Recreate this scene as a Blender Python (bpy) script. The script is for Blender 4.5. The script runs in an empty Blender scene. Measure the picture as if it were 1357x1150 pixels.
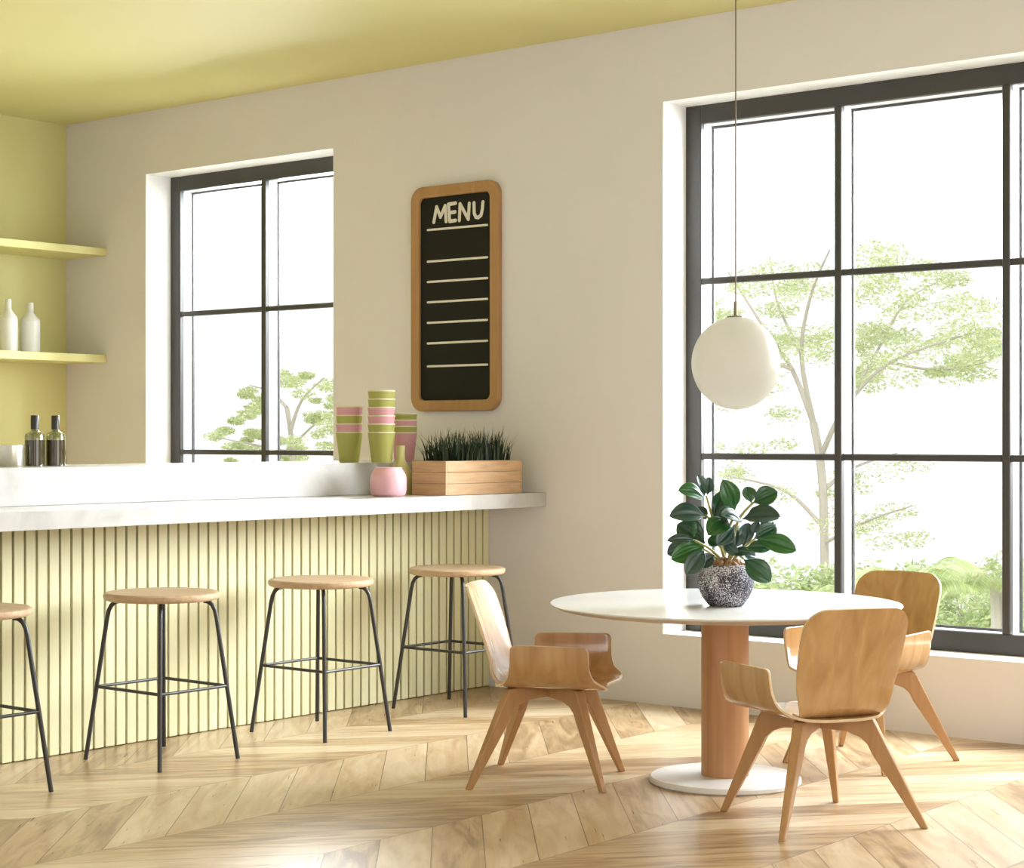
import bpy, bmesh, math, random
from mathutils import Vector, Matrix, Euler
random.seed(7)
R_ = math.radians
sc = bpy.context.scene
col = sc.collection
# ------------------------------------------------------------------ camera, world, light, exposure
CAMZ = 1.42; FPX = 2455.0; CX = 678.5; HY = 580.0
YAW = R_(129.25)
FWD = Vector((math.cos(YAW), math.sin(YAW), 0)); RGT = Vector((math.sin(YAW), -math.cos(YAW), 0))
cam = bpy.data.cameras.new('camera'); camo = bpy.data.objects.new('camera', cam); col.objects.link(camo)
camo.location = (0, 0, CAMZ); camo.rotation_euler = (R_(90), 0, YAW - R_(90))
cam.sensor_width = 36; cam.lens = 36 * FPX / 1357; cam.shift_y = 5 / 1357; cam.clip_start = .05; cam.clip_end = 200
sc.camera = camo
sc.view_settings.view_transform = 'Standard'; sc.view_settings.look = 'None'
sc.view_settings.gamma = 1; sc.view_settings.use_curve_mapping = False
sc.view_settings.exposure = 0.13
w = bpy.data.worlds.new('sky'); sc.world = w; w.use_nodes = True
w.node_tree.nodes['Background'].inputs[0].default_value = (.97, .985, 1, 1)
w.node_tree.nodes['Background'].inputs[1].default_value = 1.2

def area_light(name, loc, rot, sx, sy, power, color=(1, 1, 1)):
    l = bpy.data.lights.new(name, 'AREA'); l.shape = 'RECTANGLE'; l.size = sx; l.size_y = sy; l.energy = power; l.color = color
    o = bpy.data.objects.new(name, l); o.location = loc; o.rotation_euler = rot; col.objects.link(o); return o
# daylight through the back and right windows, plus an added fill behind the viewer
COOL = (.88, .95, 1.0)
def aim(o, d, spread=180): o.rotation_euler = Vector(d).to_track_quat('-Z', 'Y').to_euler(); o.data.spread = R_(spread)
aim(area_light('wide_window_daylight', (-2.9, 9.5, 2.9), (0, 0, 0), 4.2, 3.0, 650, COOL), (-.55, -.75, -.35), 120)
aim(area_light('bar_window_daylight', (-8.95, 9.7, 3.5), (0, 0, 0), 3.2, 2.4, 1300, COOL), (.30, -.92, -.26), 130)
area_light('right_window_daylight', (1.9, 4.4, 1.8), (R_(90), 0, R_(90)), 4.4, 2.5, 95, (1, .98, .95))
area_light('rear_fill', (.1, -1.75, 1.8), (R_(90), 0, 0), 2.6, 2.5, 90, (1, .98, .95))  # added fill light, no window is known on this side
sun = bpy.data.lights.new('sun', 'SUN'); sun.energy = 1.3; sun.color = (1, .97, .92); sun.angle = R_(3); suno = bpy.data.objects.new('sun', sun)
suno.rotation_euler = Vector((-.5, .45, -.74)).to_track_quat('-Z', 'Y').to_euler(); col.objects.link(suno)

# ------------------------------------------------------------------ helpers
def at(px, py, Y):                      # the point of the plane y=Y seen at a place in the photograph
    r = FWD + RGT * ((px - CX) / FPX); D = Y / r.y
    return Vector((r.x * D, Y, CAMZ - (py - HY) / FPX * D))
def atD(px, D, z):                      # the point at distance D along a bearing
    r = FWD + RGT * ((px - CX) / FPX)
    return Vector((r.x * D, r.y * D, z))

def new_mat(name):
    m = bpy.data.materials.new(name); m.use_nodes = True
    return m, m.node_tree.nodes, m.node_tree.links, m.node_tree.nodes['Principled BSDF']
def mat(name, c, rough=.5, metal=0, spec=.5, coat=0, coat_rough=.1, noise=0, nscale=8, bump=0, bscale=60, sub=0):
    m, N, L, b = new_mat(name)
    b.inputs['Base Color'].default_value = (*c, 1); b.inputs['Roughness'].default_value = rough
    b.inputs['Metallic'].default_value = metal; b.inputs['Specular IOR Level'].default_value = spec
    b.inputs['Coat Weight'].default_value = coat; b.inputs['Coat Roughness'].default_value = coat_rough
    tc = N.new('ShaderNodeTexCoord')
    if noise:
        n = N.new('ShaderNodeTexNoise'); n.inputs['Scale'].default_value = nscale; n.inputs['Detail'].default_value = 6
        L.new(tc.outputs['Object'], n.inputs['Vector'])
        mx = N.new('ShaderNodeMix'); mx.data_type = 'RGBA'
        mx.inputs[6].default_value = (*[v * (1 - noise) for v in c], 1); mx.inputs[7].default_value = (*[min(1, v * (1 + noise)) for v in c], 1)
        L.new(n.outputs['Fac'], mx.inputs[0]); L.new(mx.outputs[2], b.inputs['Base Color'])
    if bump:
        n2 = N.new('ShaderNodeTexNoise'); n2.inputs['Scale'].default_value = bscale
        L.new(tc.outputs['Object'], n2.inputs['Vector'])
        bp = N.new('ShaderNodeBump'); bp.inputs['Strength'].default_value = bump; bp.inputs['Distance'].default_value = .01
        L.new(n2.outputs['Fac'], bp.inputs['Height']); L.new(bp.outputs['Normal'], b.inputs['Normal'])
    if sub:
        b.inputs['Subsurface Weight'].default_value = sub; b.inputs['Subsurface Radius'].default_value = (.05, .05, .04)
    return m
def wood(name, c1, c2, scale=(1, 1, 12), rough=.4, ns=3.0, coat=0, dist=1.2):
    m, N, L, b = new_mat(name)
    tc = N.new('ShaderNodeTexCoord'); mp = N.new('ShaderNodeMapping'); mp.inputs['Scale'].default_value = scale
    L.new(tc.outputs['Object'], mp.inputs['Vector'])
    n = N.new('ShaderNodeTexNoise'); n.inputs['Scale'].default_value = ns; n.inputs['Detail'].default_value = 8; n.inputs['Distortion'].default_value = dist
    L.new(mp.outputs[0], n.inputs['Vector'])
    cr = N.new('ShaderNodeValToRGB'); cr.color_ramp.elements[0].position = .3; cr.color_ramp.elements[1].position = .72
    cr.color_ramp.elements[0].color = (*c1, 1); cr.color_ramp.elements[1].color = (*c2, 1)
    L.new(n.outputs['Fac'], cr.inputs[0]); L.new(cr.outputs[0], b.inputs['Base Color'])
    b.inputs['Roughness'].default_value = rough; b.inputs['Coat Weight'].default_value = coat; b.inputs['Coat Roughness'].default_value = .15
    return m

class MB:
    def __init__(s): s.bm = bmesh.new()
    def face(s, pts, mi=0):
        f = s.bm.faces.new([s.bm.verts.new(p) for p in pts]); f.material_index = mi; return f
    def box(s, a, b, mi=0):
        x0, y0, z0 = a; x1, y1, z1 = b
        v = [s.bm.verts.new(p) for p in ((x0, y0, z0), (x1, y0, z0), (x1, y1, z0), (x0, y1, z0), (x0, y0, z1), (x1, y0, z1), (x1, y1, z1), (x0, y1, z1))]
        for q in ((3, 2, 1, 0), (4, 5, 6, 7), (0, 1, 5, 4), (1, 2, 6, 5), (2, 3, 7, 6), (3, 0, 4, 7)):
            f = s.bm.faces.new([v[i] for i in q]); f.material_index = mi
        return s
    def lathe(s, prof, n=48, c=(0, 0, 0), mi=0):
        rings = []
        for r, z in prof:
            if r < 1e-6: rings.append([s.bm.verts.new((c[0], c[1], c[2] + z))])
            else: rings.append([s.bm.verts.new((c[0] + r * math.cos(2 * math.pi * k / n), c[1] + r * math.sin(2 * math.pi * k / n), c[2] + z)) for k in range(n)])
        for a, b in zip(rings, rings[1:]):
            for k in range(n):
                k2 = (k + 1) % n
                if len(a) == 1 and len(b) == 1: continue
                if len(a) == 1: f = s.bm.faces.new((a[0], b[k2], b[k]))
                elif len(b) == 1: f = s.bm.faces.new((a[k], a[k2], b[0]))
                else: f = s.bm.faces.new((a[k], a[k2], b[k2], b[k]))
                f.material_index = mi
        return s
    def tube(s, pts, rad, n=10, mi=0, cap=True):
        pts = [Vector(p) for p in pts]
        if not isinstance(rad, (list, tuple)): rad = [rad] * len(pts)
        rings = []; prev = None
        for i, p in enumerate(pts):
            t = (pts[min(i + 1, len(pts) - 1)] - pts[max(i - 1, 0)]).normalized()
            if prev is None:
                u = t.orthogonal().normalized()
            else:
                u = (prev - t * prev.dot(t)).normalized()
            prev = u; v = t.cross(u)
            rings.append([s.bm.verts.new(p + (u * math.cos(2 * math.pi * k / n) + v * math.sin(2 * math.pi * k / n)) * rad[i]) for k in range(n)])
        for a, b in zip(rings, rings[1:]):
            for k in range(n):
                f = s.bm.faces.new((a[k], a[(k + 1) % n], b[(k + 1) % n], b[k])); f.material_index = mi
        if cap:
            s.bm.faces.new(rings[0][::-1]).material_index = mi; s.bm.faces.new(rings[-1]).material_index = mi
        return s
    def prism(s, poly, a, b, fn, mi=0):        # polygon (u,v) extruded between offsets a and b, fn(u,v,w) gives the point
        lo = [s.bm.verts.new(fn(u, v, a)) for u, v in poly]; hi = [s.bm.verts.new(fn(u, v, b)) for u, v in poly]
        n = len(poly)
        s.bm.faces.new(lo[::-1]).material_index = mi; s.bm.faces.new(hi).material_index = mi
        for k in range(n): s.bm.faces.new((lo[k], lo[(k + 1) % n], hi[(k + 1) % n], hi[k])).material_index = mi
        return s
    def build(s, name, m, parent=None, bevel=0, seg=2, smooth=40, recalc=True, loc=None):
        if recalc: bmesh.ops.recalc_face_normals(s.bm, faces=s.bm.faces)
        me = bpy.data.meshes.new(name); s.bm.to_mesh(me); s.bm.free()
        for x in (m if isinstance(m, (list, tuple)) else [m]): me.materials.append(x)
        if smooth:
            me.shade_smooth(); me.set_sharp_from_angle(angle=R_(smooth))
        o = bpy.data.objects.new(name, me); col.objects.link(o)
        if parent: o.parent = parent
        if loc is not None: o.location = loc
        if bevel:
            bv = o.modifiers.new('bevel', 'BEVEL'); bv.width = bevel; bv.segments = seg; bv.limit_method = 'ANGLE'; bv.angle_limit = R_(40)
            bv.harden_normals = False
        return o
def tag(o, label, cat, group=None, kind=None):
    if label: o['label'] = label
    if cat: o['category'] = cat
    if group: o['group'] = group
    if kind: o['kind'] = kind
    return o
def empty(name, loc, label, cat, rz=0, group=None):
    o = bpy.data.objects.new(name, None); o.empty_display_size = .1; o.location = loc; o.rotation_euler = (0, 0, rz); col.objects.link(o)
    return tag(o, label, cat, group)
def struct(o, label=None, cat='structure'):
    o['kind'] = 'structure'
    if label: o['label'] = label; o['category'] = cat
    return o
def copy_tree(o, parent=None):
    c = o.copy(); col.objects.link(c); c.parent = parent
    for ch in list(o.children): copy_tree(ch, c)
    return c
def rrect(w, h, r, n=8):                # rounded rectangle outline centred on 0
    pts = []
    for cx_, cy_, a0 in ((w / 2 - r, h / 2 - r, 0), (-w / 2 + r, h / 2 - r, 90), (-w / 2 + r, -h / 2 + r, 180), (w / 2 - r, -h / 2 + r, 270)):
        for k in range(n + 1):
            a = R_(a0 + 90 * k / n); pts.append((cx_ + r * math.cos(a), cy_ + r * math.sin(a)))
    return pts

# ------------------------------------------------------------------ materials
M = {}
M['wall'] = mat('beige_plaster', (.725, .70, .72), .8, spec=.2, noise=.025, nscale=2.5)
M['white'] = mat('white_paint', (.86, .85, .83), .6, spec=.3)
M['olive'] = mat('olive_paint', (.65, .61, .285), .7, spec=.25, noise=.02, nscale=2)
M['slat'] = mat('pale_olive_slat_paint', (.71, .68, .43), .45, spec=.4)
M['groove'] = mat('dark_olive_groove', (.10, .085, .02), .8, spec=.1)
M['marble'] = None
M['frame'] = mat('charcoal_window_frame', (.042, .039, .035), .4)
M['vinyl'] = mat('white_window_sash', (.85, .85, .85), .4)
M['gasket'] = mat('grey_gasket', (.04, .038, .036), .5)
M['black'] = mat('black_steel', (.022, .02, .018), .38, spec=.6)
M['bronze'] = mat('bronze_metal', (.20, .16, .11), .35, metal=.8)
M['tabletop'] = mat('white_lacquer', (.74, .735, .73), .14, spec=.6)
M['tableedge'] = mat('beige_table_edge', (.55, .46, .35), .5)
M['base'] = mat('pale_grey_base', (.70, .68, .645), .45)
M['globe'] = mat('opal_glass', (.63, .605, .545), .25, spec=.35)
def translucent(m, f):
    N = m.node_tree.nodes; L = m.node_tree.links; b = N['Principled BSDF']; t = N.new('ShaderNodeBsdfTranslucent'); t.inputs[0].default_value = b.inputs['Base Color'].default_value
    ms = N.new('ShaderNodeMixShader'); ms.inputs[0].default_value = f; L.new(b.outputs[0], ms.inputs[1]); L.new(t.outputs[0], ms.inputs[2]); L.new(ms.outputs[0], N['Material Output'].inputs[0])
translucent(M['globe'], .68)
M['board'] = mat('blackboard', (.012, .011, .008), .7, spec=.25)
M['chalk'] = mat('chalk_white', (.72, .69, .62), .9)
M['seatwood'] = wood('stool_oak', (.47, .315, .185), (.60, .43, .28), (2, 14, 14), .4, 2.5)
M['chairwood'] = wood('chair_oak_veneer', (.39, .205, .076), (.54, .325, .135), (9, 9, .7), .22, 2.2, coat=.9, dist=.5)
M['plyedge'] = wood('pale_plywood_edge', (.60, .44, .27), (.70, .54, .36), (4, 4, 20), .4, 3)
M['legwood'] = wood('chair_leg_oak', (.37, .195, .078), (.46, .26, .11), (8, 8, 1.2), .38, 2.0)
M['colwood'] = wood('column_oak', (.39, .19, .08), (.50, .265, .12), (14, 14, .6), .4, 2.0)
M['framewood'] = wood('menu_frame_oak', (.36, .19, .075), (.43, .245, .105), (6, 6, 1.0), .45, 2.0)
M['planter'] = wood('planter_oak', (.47, .28, .14), (.62, .41, .235), (1.5, 1.5, 18), .5, 2.0)
M['ceramic'] = mat('white_ceramic', (.80, .80, .78), .35)
M['capblack'] = mat('black_cap', (.03, .026, .022), .4)
M['pink'] = mat('pink_paper', (.60, .30, .33), .5, spec=.3)
M['green'] = mat('green_paper', (.36, .35, .09), .5, spec=.3)
M['rim'] = mat('cream_rim', (.64, .60, .40), .5)
M['vasepink'] = mat('pink_glaze', (.72, .40, .45), .35)
M['vaseolive'] = mat('olive_glaze', (.66, .62, .28), .4)
M['soil'] = mat('dark_soil', (.03, .024, .016), .9, noise=.4, nscale=40)
M['tin'] = mat('brushed_tin', (.62, .60, .52), .3, metal=.9)
def grass_mat():
    m, N, L, b = new_mat('dark_grass'); b.inputs['Roughness'].default_value = .45
    g = N.new('ShaderNodeNewGeometry'); cr = N.new('ShaderNodeValToRGB')
    cr.color_ramp.elements[0].color = (.006, .014, .006, 1); cr.color_ramp.elements[1].color = (.022, .05, .018, 1)
    L.new(g.outputs['Random Per Island'], cr.inputs[0]); L.new(cr.outputs[0], b.inputs['Base Color']); return m
M['grass'] = grass_mat()
def marble():
    m, N, L, b = new_mat('white_marble'); b.inputs['Roughness'].default_value = .22
    tc = N.new('ShaderNodeTexCoord')
    n = N.new('ShaderNodeTexNoise'); n.inputs['Scale'].default_value = 5; n.inputs['Detail'].default_value = 9; n.inputs['Distortion'].default_value = .6
    L.new(tc.outputs['Object'], n.inputs['Vector'])
    cr = N.new('ShaderNodeValToRGB'); cr.color_ramp.elements[0].position = .3; cr.color_ramp.elements[1].position = .55
    cr.color_ramp.elements[0].color = (.43, .415, .39, 1); cr.color_ramp.elements[1].color = (.53, .515, .49, 1)
    L.new(n.outputs['Fac'], cr.inputs[0]); L.new(cr.outputs[0], b.inputs['Base Color']); return m
M['marble'] = marble()
def glass_pane():
    m = bpy.data.materials.new('clear_window_glass'); m.use_nodes = True; N = m.node_tree.nodes; L = m.node_tree.links; N.clear()
    o = N.new('ShaderNodeOutputMaterial'); mx = N.new('ShaderNodeMixShader'); t = N.new('ShaderNodeBsdfTransparent'); g = N.new('ShaderNodeBsdfGlossy')
    g.inputs['Roughness'].default_value = .02; fr = N.new('ShaderNodeFresnel'); fr.inputs[0].default_value = 1.35
    ge = N.new('ShaderNodeNewGeometry'); iv = N.new('ShaderNodeMath'); iv.operation = 'SUBTRACT'; iv.inputs[0].default_value = 1.0
    L.new(ge.outputs['Backfacing'], iv.inputs[1]); mu = N.new('ShaderNodeMath'); mu.operation = 'MULTIPLY'; L.new(iv.outputs[0], mu.inputs[0]); L.new(fr.outputs[0], mu.inputs[1])
    L.new(mu.outputs[0], mx.inputs[0]); L.new(t.outputs[0], mx.inputs[1]); L.new(g.outputs[0], mx.inputs[2]); L.new(mx.outputs[0], o.inputs[0]); return m
M['pane'] = glass_pane()
def oil_glass():
    m, N, L, b = new_mat('dark_oil_glass'); b.inputs['Base Color'].default_value = (.045, .032, .008, 1); b.inputs['Roughness'].default_value = .06
    b.inputs['Coat Weight'].default_value = .6; return m
M['oil'] = oil_glass()
M['clearglass'] = mat('greenish_bottle_glass', (.30, .30, .12), .05, coat=.8)
M['clearglass'].node_tree.nodes['Principled BSDF'].inputs['Transmission Weight'].default_value = .6
def pot_mat():
    m, N, L, b = new_mat('speckled_pot'); b.inputs['Roughness'].default_value = .75
    tc = N.new('ShaderNodeTexCoord'); n = N.new('ShaderNodeTexNoise'); n.inputs['Scale'].default_value = 210; n.inputs['Detail'].default_value = 3
    L.new(tc.outputs['Object'], n.inputs['Vector'])
    n2 = N.new('ShaderNodeTexNoise'); n2.inputs['Scale'].default_value = 14; L.new(tc.outputs['Object'], n2.inputs['Vector'])
    sp = N.new('ShaderNodeSeparateXYZ'); L.new(tc.outputs['Object'], sp.inputs[0])
    ad = N.new('ShaderNodeMath'); ad.operation = 'MULTIPLY_ADD'; ad.inputs[1].default_value = .45; L.new(n2.outputs['Fac'], ad.inputs[0]); L.new(n.outputs['Fac'], ad.inputs[2])
    ad2 = N.new('ShaderNodeMath'); ad2.operation = 'MULTIPLY_ADD'; ad2.inputs[1].default_value = .5; L.new(sp.outputs['Z'], ad2.inputs[0]); L.new(ad.outputs[0], ad2.inputs[2])
    cr = N.new('ShaderNodeValToRGB'); e = cr.color_ramp.elements
    e[0].position = .71; e[0].color = (.016, .014, .024, 1); e[1].position = .90; e[1].color = (.60, .57, .60, 1)
    x = e.new(.79); x.color = (.10, .09, .115, 1)
    L.new(ad2.outputs[0], cr.inputs[0]); L.new(cr.outputs[0], b.inputs['Base Color'])
    bp = N.new('ShaderNodeBump'); bp.inputs['Strength'].default_value = .5; bp.inputs['Distance'].default_value = .004
    L.new(n.outputs['Fac'], bp.inputs['Height']); L.new(bp.outputs['Normal'], b.inputs['Normal'])
    return m
M['pot'] = pot_mat()
def leaf_mat():
    m, N, L, b = new_mat('glossy_dark_leaf'); b.inputs['Roughness'].default_value = .28; b.inputs['Specular IOR Level'].default_value = .6
    g = N.new('ShaderNodeNewGeometry'); cr = N.new('ShaderNodeValToRGB'); e = cr.color_ramp.elements
    e[0].color = (.010, .036, .024, 1); e[1].color = (.022, .13, .014, 1); x = e.new(.7); x.color = (.014, .062, .032, 1); x2 = e.new(.35); x2.color = (.035, .075, .062, 1)  # grey-green stop paints a bluish sheen into some leaves
    L.new(g.outputs['Random Per Island'], cr.inputs[0]); L.new(cr.outputs[0], b.inputs['Base Color']); return m
M['leaf'] = leaf_mat()
M['stem'] = mat('yellow_green_stem', (.30, .26, .07), .5)
M['pebble'] = mat('brown_bark_chips', (.28, .15, .062), .6, noise=.6, nscale=30)
def floor_mat():
    m, N, L, b = new_mat('chevron_oak_floor')
    def math_(op, a, b_=None, c=None):
        n = N.new('ShaderNodeMath'); n.operation = op
        for i, v in enumerate((a, b_, c)):
            if v is None: continue
            if isinstance(v, (int, float)): n.inputs[i].default_value = v
            else: L.new(v, n.inputs[i])
        return n.outputs[0]
    tc = N.new('ShaderNodeTexCoord'); sp = N.new('ShaderNodeSeparateXYZ'); L.new(tc.outputs['Object'], sp.inputs[0])
    X, Y = sp.outputs['X'], sp.outputs['Y']
    W = .632; P = .277; SL = 1.145
    u = math_('DIVIDE', math_('ADD', X, 5.765 + W * 40), W)
    row = math_('FLOOR', u); fr = math_('FRACT', u)
    par = math_('MODULO', row, 2.0)                       # 0: rows whose planks run up to the left
    sgn = math_('SUBTRACT', 1.0, math_('MULTIPLY', par, 2.0))
    lx = math_('MULTIPLY', math_('SUBTRACT', fr, .5), W)
    yy = math_('ADD', Y, math_('MULTIPLY', math_('MULTIPLY', lx, sgn), SL))
    v = math_('DIVIDE', math_('ADD', yy, .02 + P * 40), P)
    idx = math_('FLOOR', v); fv = math_('FRACT', v)
    # per plank random
    cb = N.new('ShaderNodeCombineXYZ'); L.new(row, cb.inputs[0]); L.new(idx, cb.inputs[1])
    wn = N.new('ShaderNodeTexWhiteNoise'); wn.noise_dimensions = '3D'; L.new(cb.outputs[0], wn.inputs['Vector'])
    # grain coordinates: along the plank and across it
    c49, s49 = math.cos(R_(49)), math.sin(R_(49))
    sx = math_('MULTIPLY', sgn, X)
    al = math_('SUBTRACT', math_('MULTIPLY', sx, c49), math_('MULTIPLY', Y, s49))
    ac = math_('ADD', math_('MULTIPLY', sx, s49), math_('MULTIPLY', Y, c49))
    off = math_('MULTIPLY', wn.outputs['Value'], 37.0)
    cg = N.new('ShaderNodeCombineXYZ'); L.new(math_('MULTIPLY', al, 1.3), cg.inputs[0]); L.new(math_('MULTIPLY', ac, 7.0), cg.inputs[1]); L.new(off, cg.inputs[2])
    g1 = N.new('ShaderNodeTexNoise'); g1.inputs['Scale'].default_value = 1.6; g1.inputs['Detail'].default_value = 5; g1.inputs['Distortion'].default_value = 1.4
    L.new(cg.outputs[0], g1.inputs['Vector'])
    cg2 = N.new('ShaderNodeCombineXYZ'); L.new(math_('MULTIPLY', al, 3.0), cg2.inputs[0]); L.new(math_('MULTIPLY', ac, 60.0), cg2.inputs[1]); L.new(off, cg2.inputs[2])
    g2 = N.new('ShaderNodeTexNoise'); g2.inputs['Scale'].default_value = 1.5; g2.inputs['Detail'].default_value = 3
    L.new(cg2.outputs[0], g2.inputs['Vector'])
    f = math_('ADD', math_('MULTIPLY', g1.outputs['Fac'], .75), math_('MULTIPLY', g2.outputs['Fac'], .22))
    f = math_('ADD', f, math_('MULTIPLY', math_('SUBTRACT', wn.outputs['Value'], .5), .34))
    cr = N.new('ShaderNodeValToRGB'); e = cr.color_ramp.elements
    e[0].position = .26; e[0].color = (.27, .165, .078, 1); e[1].position = .70; e[1].color = (.62, .495, .335, 1)
    x = e.new(.44); x.color = (.48, .33, .18, 1)
    L.new(f, cr.inputs[0])
    # seams
    e1 = math_('MULTIPLY', math_('MINIMUM', fv, math_('SUBTRACT', 1.0, fv)), P * .66)
    e2 = math_('MULTIPLY', math_('MINIMUM', fr, math_('SUBTRACT', 1.0, fr)), W)
    ed = math_('MINIMUM', e1, e2)
    seam = N.new('ShaderNodeMapRange'); seam.inputs['From Min'].default_value = .0008; seam.inputs['From Max'].default_value = .0028
    L.new(ed, seam.inputs['Value'])
    mx = N.new('ShaderNodeMix'); mx.data_type = 'RGBA'; mx.inputs[6].default_value = (.16, .10, .05, 1)
    L.new(seam.outputs[0], mx.inputs[0]); L.new(cr.outputs[0], mx.inputs[7]); L.new(mx.outputs[2], b.inputs['Base Color'])
    rr = math_('MULTIPLY_ADD', g2.outputs['Fac'], .12, .24); L.new(rr, b.inputs['Roughness'])
    b.inputs['Specular IOR Level'].default_value = .38
    return m
M['floor'] = floor_mat()
def foliage_mat(name, a, b_, c):
    m, N, L, b = new_mat(name); b.inputs['Roughness'].default_value = .6; b.inputs['Specular IOR Level'].default_value = .1
    g = N.new('ShaderNodeNewGeometry'); cr = N.new('ShaderNodeValToRGB'); e = cr.color_ramp.elements
    e[0].color = (*a, 1); e[1].color = (*c, 1); x = e.new(.5); x.color = (*b_, 1)
    L.new(g.outputs['Random Per Island'], cr.inputs[0]); L.new(cr.outputs[0], b.inputs['Base Color'])
    tr = N.new('ShaderNodeBsdfTranslucent'); L.new(cr.outputs[0], tr.inputs[0]); ms = N.new('ShaderNodeMixShader'); ms.inputs[0].default_value = .45
    out = N['Material Output']; L.new(b.outputs[0], ms.inputs[1]); L.new(tr.outputs[0], ms.inputs[2]); L.new(ms.outputs[0], out.inputs[0])
    return m
M['acacia'] = foliage_mat('haze_pale_acacia_leaves', (.46, .54, .34), (.64, .70, .34), (.74, .78, .62))  # acacia, palm and bush colours are lightened in place of outdoor haze
M['palm'] = foliage_mat('haze_pale_palm_leaves', (.40, .49, .28), (.58, .67, .30), (.72, .76, .54))
M['bush'] = foliage_mat('haze_pale_bush_leaves', (.38, .48, .27), (.56, .65, .32), (.74, .78, .58))
M['bark'] = mat('pale_bark', (.46, .42, .36), .8)
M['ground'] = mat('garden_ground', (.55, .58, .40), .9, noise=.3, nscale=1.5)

# ------------------------------------------------------------------ the room
YW = 8.13; XG = -10.70; ZC = 3.624; XR = 1.8; YF = -1.8; TH = .42
struct(MB().box((XG - .3, YF - .3, -.1), (XR + .3, YW, 0)).build('floor', M['floor'], smooth=0), 'chevron oak plank floor of the café', 'floor')
struct(MB().box((XG - .3, YF - .3, ZC), (XR + .3, YW + TH, ZC + .12)).build('ceiling', M['olive'], smooth=0), 'olive painted ceiling over the café', 'ceiling')
struct(MB().box((XG - .25, YF - .2, 0), (XG, YW, ZC)).build('wall_left', M['olive'], smooth=0), 'olive painted wall behind the bar shelves', 'wall')
def holed_wall(name, axis, c0, c1, lo, hi, holes, label, inner):
    # axis 'y': wall lies along x at y c0..c1; axis 'x': along y at x c0..c1; holes (u0,u1,z0,z1); faces turned to a hole are white
    mb = MB(); us = sorted({lo, hi, *[h[0] for h in holes], *[h[1] for h in holes]})
    for a, b in zip(us, us[1:]):
        zs = [(0, ZC)]
        for h in holes:
            if h[0] <= a and b <= h[1]: zs = [(0, h[2]), (h[3], ZC)]
        for z0, z1 in zs:
            if axis == 'y': mb.box((a, c0, z0), (b, c1, z1))
            else: mb.box((c0, a, z0), (c1, b, z1))
    mb.bm.normal_update()
    bmesh.ops.recalc_face_normals(mb.bm, faces=mb.bm.faces)
    for f in mb.bm.faces:
        c = f.calc_center_median(); u = c.x if axis == 'y' else c.y
        n = f.normal; nu = n.x if axis == 'y' else n.y
        for h in holes:
            if abs(nu) > .9 and (abs(u - h[0]) < 1e-4 or abs(u - h[1]) < 1e-4) and h[2] - .01 <= c.z <= h[3] + .01: f.material_index = 1
            if abs(n.z) > .9 and h[0] <= u <= h[1] and (abs(c.z - h[2]) < 1e-4 or abs(c.z - h[3]) < 1e-4): f.material_index = 1
    # full-height strips beside a hole: cut the reveal out of the side of the strip
    for h in holes:
        for s_, u in ((1, h[0]), (-1, h[1])):
            e = .003
            if axis == 'y': mb.box((u - (0 if s_ > 0 else 0), c0 + .0005, h[2]), (u + s_ * e, c1, h[3]), 1)
            else: mb.box((c0 + (.0005 if inner < 0 else 0), u, h[2]), (c1 - (0 if inner < 0 else .0005), u + s_ * e, h[3]), 1)
    return struct(mb.build(name, [M['wall'], M['white']], smooth=0), label, 'wall')
YF2 = .4; XE = -1.6
HL = (-9.84, -8.06, .38, 3.20); HR = (-5.608, -1.88, .38, 3.205)
holed_wall('wall_back', 'y', YW, YW + TH, XG - .25, XR + .3, [HL, HR], 'beige plaster wall with two deep white window recesses', -1)
HF = (-6.4, -2.4, .45, 3.15); HRt = (2.1, 6.7, .45, 3.15)
holed_wall('wall_front', 'y', YF2 - .3, YF2, XG - .25, XE, [HF], 'beige wall with a wide window facing the back wall', 1)
struct(MB().box((XE - .3, YF - .2, 0), (XE, YF2 - .301, ZC)).build('wall_entry', M['wall'], smooth=0), 'beige wall beside the entry', 'wall')
HE = (-1.2, 1.4, .45, 3.15)  # opening made up to give the rear fill a window
holed_wall('wall_rear', 'y', YF - .3, YF, XE, XR, [HE], 'beige wall with an added window behind the viewer', 1)
holed_wall('wall_right', 'x', XR, XR + .3, YF, YW, [HRt], 'beige wall with a wide window on the right side of the room', -1)

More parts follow.
